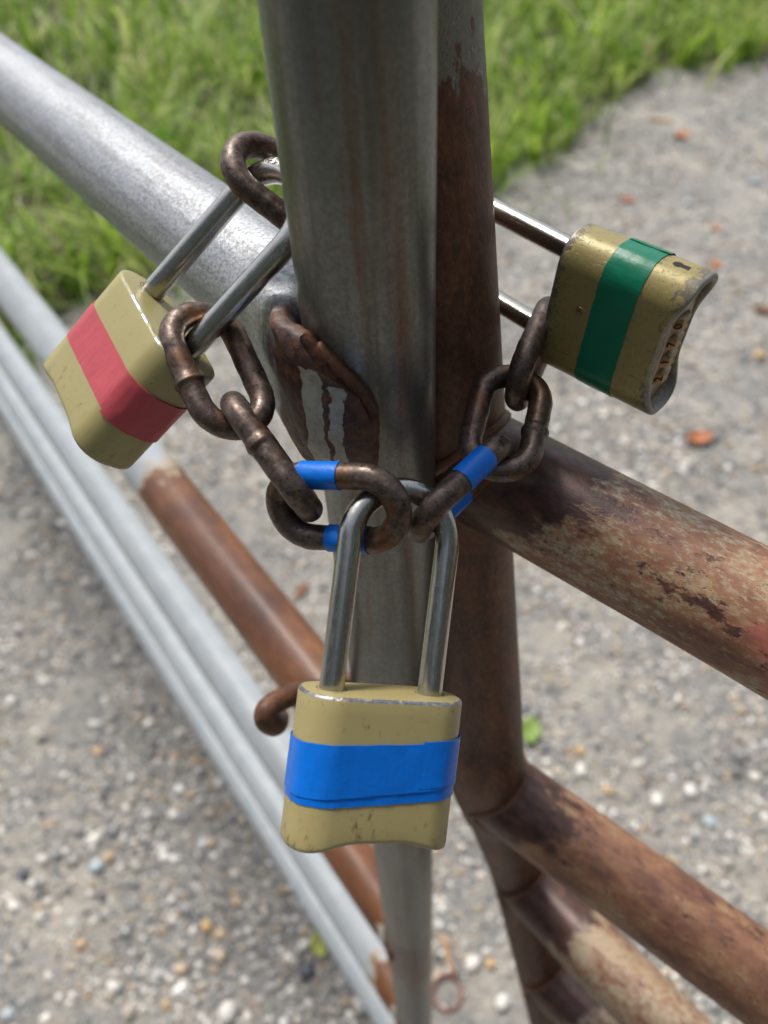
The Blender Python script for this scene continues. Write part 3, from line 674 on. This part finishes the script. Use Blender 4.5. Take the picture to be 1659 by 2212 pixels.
# bottom plate with four number wheels on every lock; only the green one shows it
M_BRASS = flat_mat('dull_brass', (.26, .19, .10), .38, .75, 300, .3); M_PLATE = flat_mat('dial_plate', (.30, .255, .20), .45, .6, 300, .2)
def dials(lock, bo, M, digits, back):
    po = rrect(BW-.0036, BT*.9-.0036, .0076, 64); V = [(a, -.0420, b) for a, b, _, _ in po]+[(a, -.0350, b) for a, b, _, _ in po]+[(a*.97, -.0426, b*.93) for a, b, _, _ in po]; n = len(po)
    F = [tuple(2*n+k for k in range(n))]+[(k, (k+1) % n, n+(k+1) % n, n+k) for k in range(n)]+[(2*n+k, 2*n+(k+1) % n, (k+1) % n, k) for k in range(n)]
    pl = link('dial_plate', mesh('dial_plate', V, F, True, 40), M_PLATE, lock, M)
    for i in range(4):
        w0 = .0085-.0068*i; r = .0072; yc = -.0426+.0048
        V = []; F = []; seg = 40
        for j, (dw, rr) in enumerate(((-.0024, r-.0004), (-.0021, r), (.0021, r), (.0024, r-.0004))):
            for k in range(seg):
                a = 2*pi*k/seg; rr2 = rr-(.0004 if (k % 4 == 0 and 0 < j < 3) else 0); V.append((w0+dw, yc-rr2*cos(a), rr2*sin(a)))
        for j in range(3):
            for k in range(seg): F.append((j*seg+k, j*seg+(k+1) % seg, (j+1)*seg+(k+1) % seg, (j+1)*seg+k))
        F += [tuple(range(seg)), tuple(3*seg+k for k in range(seg))]
        dl = link('dial', mesh('dial', V, F, True, 40), M_BRASS, lock, M)
        for dg, ang in ((digits[i], radians(33)), (back[i], radians(-24))):
            me = text_mesh(dg, .0043, .00008)
            c = Vector((w0, yc-(r+.00006)*cos(ang), (r+.00006)*sin(ang))); nrm_ = Vector((0, -cos(ang), sin(ang)))
            up_ = Vector((0, sin(ang), cos(ang))); xx = up_.cross(nrm_)
            R = Matrix(((xx.x, up_.x, nrm_.x, c.x), (xx.y, up_.y, nrm_.y, c.y), (xx.z, up_.z, nrm_.z, c.z), (0, 0, 0, 1)))
            link('lettering', me, M_HOLE, dl, M@R)
    for s, wp_ in (('175', .0195), ('ECECO', .0152)):
        me = text_mesh(s, .0031, .00005)
        R = Matrix(((0, 1, 0, wp_), (0, 0, -1, -.04266), (-1, 0, 0, 0), (0, 0, 0, 1)))
        link('lettering', me, flat_mat('engraving', (.06, .045, .03), .6), pl, M@R)
dials(green[0], green[1], green[2], '0712', '2820')
# keyhole on the narrow side, small pin on the face
def disc(r, n=24): return [(r*cos(2*pi*k/n), r*sin(2*pi*k/n), 0) for k in range(n)]
kv = [(r_*cos(a), r_*sin(a)) for r_ in (.0017,) for a in np.linspace(radians(-150)+pi, radians(150)+pi, 20)]
kv = [(x*1.0, y) for x, y in kv]+[(.0042, .0011), (.0042, -.0011)]
kv = [(.0017*cos(a), .0017*sin(a)) for a in np.linspace(radians(40), radians(320), 20)]+[(.0040, -.0012), (.0040, .0012)]
R = Matrix(((0, 0, 1, BW*.985+.00008), (-1, 0, 0, -.0360), (0, -1, 0, .0012), (0, 0, 0, 1)))
link('keyhole', mesh('keyhole', [(x, y, 0) for x, y in kv], [tuple(range(len(kv)))], False), M_HOLE, green[0], green[2]@R)  # flat black plate painted as the shaded hole, not cut in
R = Matrix(((1, 0, 0, .0035), (0, 1, 0, -.0125), (0, 0, 1, BT*.985*.9), (0, 0, 0, 1)))
pv = []; pf = []
for r, z in ((.0016, .00002), (.0014, .0003), (.0010, .0003), (.0009, .00012)):
    pv += [(a, b, z) for a, b, _ in disc(r)]
for j in range(3):
    for k in range(24): pf.append((j*24+k, j*24+(k+1) % 24, (j+1)*24+(k+1) % 24, (j+1)*24+k))
pf.append(tuple(72+k for k in range(24)))
link('pin', mesh('pin', pv, pf, True, 40), M_BRASS, green[0], green[2]@R)
# raised HARDENED stamp on the bend of the red lock's shackle
def bend_on_arch(me, a0, tube_a, lift):
    for v in me.vertices:
        x, y, z = v.co; a = a0-x/(SPC); b = tube_a+y/SHR; r = SHR+lift+z
        v.co = 1.04*Vector(((SPC+r*sin(b))*cos(a), STR+(SPC+r*sin(b))*sin(a), r*cos(b)))
    return me
M_STAMP = flat_mat('bright_stamp', (.62, .58, .50), .3, .9)
sh = [o for o in red[0].children if o.name.startswith('shackle')][0]
st_m = bend_on_arch(text_mesh('HARDENED', .0042, .00015), radians(90), .35, .0001); link('lettering', st_m, M_STAMP, sh, red[2])
n = 60; ov = []; of = []
for k in range(n):
    a = 2*pi*k/n; ex_, ey_ = .0122*math.copysign(abs(cos(a))**.6, cos(a)), .0024*math.copysign(abs(sin(a))**.8, sin(a))
    for s in (1, 1.0): ov.append((ex_, ey_, 0))
    ov[-1] = (ex_*.965, ey_*.80, 0)
for k in range(n): of.append((2*k, 2*((k+1) % n), 2*((k+1) % n)+1, 2*k+1))
om = mesh('stamp_border', ov, of, False); bend_on_arch(om, radians(90), .35, .00018); link('stamp_border', om, M_STAMP, sh, red[2])

# ------------------------------------------------------------------ chains
LR, LS, WR = .01065, .0100, .00425
LINKS = {'A': ([-0.05262, 0.21597, -0.14922], [-0.3668, 0.7748, 0.515], [-0.8047, -0.542, 0.2422], 1.06),
         'B': ([-0.03559, 0.19007, -0.16643], [-0.5359, 0.7106, 0.4559], [-0.0654, -0.5733, 0.8168], 1.045),
         'C': ([-0.01499, 0.17338, -0.17531], [0.9184, -0.3376, 0.2064], [-0.0591, 0.3987, 0.9152], 1.03),
         'D': ([0.02582, 0.18282, -0.17936], [0.702, 0.7083, 0.0737], [0.2147, -0.3092, 0.9265], 1),
         'E': ([0.04472, 0.20896, -0.17356], [0.304, 0.9236, 0.2337], [-0.951, 0.2799, 0.1311], 1),
         'F': ([0.05916, 0.23871, -0.16646], [0.4384, 0.8886, 0.1351], [-0.0219, -0.1397, 0.99], 1),
         'U': ([-0.02614, 0.26393, -0.1112], [-0.7604, 0.2325, 0.6065], [0.4084, 0.8972, 0.1682], 1)}
def link_path(k=1.0, m=14, n=24):
    LR, LS = .01065*k, .0100*k
    P = [(-LS+2*LS*i/m, LR, 0) for i in range(m)]+[(LS+LR*cos(a), LR*sin(a), 0) for a in np.linspace(pi/2, -pi/2, n+1)[:-1]]
    return P+[(LS-2*LS*i/m, -LR, 0) for i in range(m)]+[(-LS+LR*cos(a), LR*sin(a), 0) for a in np.linspace(-pi/2, -1.5*pi, n+1)[:-1]]
def link_mesh(k, weld_side, weld_l, seed, weld_r=.16):
    P = link_path(k); R = []; LR = .01065*k
    for (x, y, z) in P:
        r = WR
        if weld_side and y*weld_side > LR*.99: r *= 1+weld_r*math.exp(-((x-weld_l)/.0015)**6)*(1+.5*mnoise.noise(Vector((x*900, seed, 0))))
        R.append(r)
    P2 = []; R2 = []
    for i in range(len(P)):                                   # finer along the path
        a = Vector(P[i]); b = Vector(P[(i+1) % len(P)])
        for t in (0, .33, .67): P2.append(a.lerp(b, t)); R2.append(R[i]+(R[(i+1) % len(P)]-R[i])*t)
    v, f = sweep(P2, R2, 28, True, False, .00018, 260, seed)
    return mesh('link', v, f)
def wrap(side, l0, l1, k=1.0, r=WR+.00035):
    LR = .01065*k
    P = [((l0+(l1-l0)*i/10), side*LR, 0) for i in range(11)]
    v, f = sweep(P, [r*.985]+[r]*9+[r*.985], 32, False, False, .00012, 500, 3); me = mesh('tape_wrap', v, f); return me
def lf(k):
    p, x, y = LINKS[k][:3]; return frame_xy((p[0], p[1], p[2]+EYE), x, y)
def chain(keys, label, welds):
    M0 = lf(keys[0]); t = thing('chain', M0, label, 'chain'); os = {}
    for k in keys: os[k] = link('link', link_mesh(LINKS[k][3], *welds[k]), M_CHAIN, t, lf(k))
    return t, os
WELDS = {'A': (1, -.003, 1, .22), 'B': (1, .002, 2, .16), 'C': (0, 0, 3), 'D': (0, 0, 4), 'E': (-1, -.002, 5, .14), 'F': (0, 0, 6), 'U': (0, 0, 7)}
cl, cls = chain('ABC', 'rusty chain of three links between the red taped and blue taped padlocks', WELDS)
cr, crs = chain('DEF', 'rusty chain of three links between the blue taped and green taped padlocks', WELDS)
cu_, cus = chain('U', 'single rusty chain link over the red taped padlock shackle, half behind the post', WELDS)
link('tape_wrap', wrap(1, -.0110, .0030, 1.03), M_BLUE, cls['C'], lf('C')); link('tape_wrap', wrap(-1, -.0045, .0100, 1.03), M_BLUE, cls['C'], lf('C'))
link('tape_wrap', wrap(1, -.0045, .0090), M_BLUE, crs['D'], lf('D')); link('tape_wrap', wrap(-1, -.0060, .0060), M_BLUE, crs['D'], lf('D'))

# ------------------------------------------------------------------ hook, ring, leaves, twigs
hp = catmull([gat(790, 1488, .445), gat(720, 1490, .425), gat(640, 1499, .40), gat(585, 1525, .385), gat(573, 1550, .383), gat(590, 1566, .39), gat(600, 1558, .405), gat(600, 1545, .42)], 8)
Mh = Matrix.Translation(hp[0]); v, f = sweep([Mh.inverted()@p for p in hp], [.0058*GS]*(len(hp)-3)+[.0056*GS, .0050*GS, .003*GS], 20, False, True, .0003, 200)
tag(link('hook', mesh('hook', v, f), rusty_mat('hook_rust', 0, 0, .05, .4, .97, 6.), None, Mh), 'bent brown iron hook poking out left behind the blue taped padlock', 'hook')
g = on_ground(966, 2146); Mr_ = Matrix.Translation((g.x, g.y, ground_h(g.x, g.y)+.006))
v, f = sweep([(.027*cos(a), .029*sin(a), .002*sin(a)) for a in np.linspace(0, 2*pi, 41)[:-1]], .0032, 12, True, False)
tag(link('ring', mesh('ring', v, f), flat_mat('ring_rust', (.20, .075, .055), .6), None, Mr_), 'thin reddish rusty ring lying on the gravel beside the foot of the grey post', 'ring')
def leaf(px, py, L, W_, c, label, curl=.35, rot=0., name='fallen_leaf', cat='leaf', group=None):
    g = on_ground(px, py); V = []; F = []; n = 9
    for i in range(n):
        t = i/(n-1); ww = W_*.5*math.sin(pi*min(.97, max(.04, t)))**.8*(1+.18*sin(t*19))
        for k in (-1, -.5, 0, .5, 1): V.append(((t-.5)*L, k*ww, curl*L*((t-.5)**2*1.6+abs(k)*.25)+.004*sin(9*t+3*k)))
    for i in range(n-1):
        for k in range(4): a = i*5+k; F.append((a, a+1, a+6, a+5))
    me = mesh('leaf', V, F); M = Matrix.Translation((g.x, g.y, ground_h(g.x, g.y)+.008))@Matrix.Rotation(rot, 4, 'Z')
    tag(link(name, me, flat_mat('leaf_colour', c, .6, 0, 120, .35), None, M), label, cat, group)
leaf(1505, 957, .095, .06, (.36, .13, .045), 'large curled orange brown dead leaf on the gravel below the green taped padlock', .5, .2)
leaf(1470, 300, .10, .07, (.42, .16, .06), 'orange dead leaf on the gravel near the grass at upper right', .4, .8)
leaf(1545, 575, .06, .045, (.40, .15, .05), 'small orange leaf just right of the green taped padlock', .3, 1.1)
leaf(1546, 497, .055, .04, (.38, .15, .06), 'small orange brown leaf above the green taped padlock', .3, 2.2)
leaf(1355, 435, .075, .045, (.36, .11, .05), 'reddish brown leaf above the shackle of the green taped padlock', .3, .1)
leaf(1648, 674, .085, .05, (.16, .075, .04), 'dark brown dead leaf at the right edge of the gravel', .4, 2.7)
leaf(1145, 1585, .075, .05, (.15, .235, .045), 'fresh green leaf on the gravel right of the rusty post', .3, 1.3)
leaf(690, 2042, .05, .035, (.30, .32, .06), 'yellow green leaf on the gravel left of the foot of the grey post', .3, 1.9)
leaf(652, 1282, .07, .022, (.22, .095, .05), 'narrow brown leaf on the gravel between the grey post and left rails', .3, 1.0)
def twig(px, py, qx, qy, r, c, label):
    a, b = on_ground(px, py), on_ground(qx, qy); a.z = ground_h(a.x, a.y)+r+.003; b.z = ground_h(b.x, b.y)+r+.005; M = Matrix.Translation(a)
    P = [M.inverted()@(a.lerp(b, t)+Vector((.003*sin(7*t), .002*sin(11*t), .002*sin(9*t)))) for t in np.linspace(0, 1, 9)]
    v, f = sweep(P, [r*(1-.45*t) for t in np.linspace(0, 1, 9)], 10); tag(link('twig', mesh('twig', v, f), flat_mat('twig_bark', c, .8), None, M), label, 'twig')
twig(955, 2030, 982, 2105, .006, (.42, .24, .12), 'short tan twig on the gravel right of the foot of the grey post')
twig(1400, 262, 1452, 270, .010, (.42, .25, .13), 'pale tan twig on the gravel beside the grass')
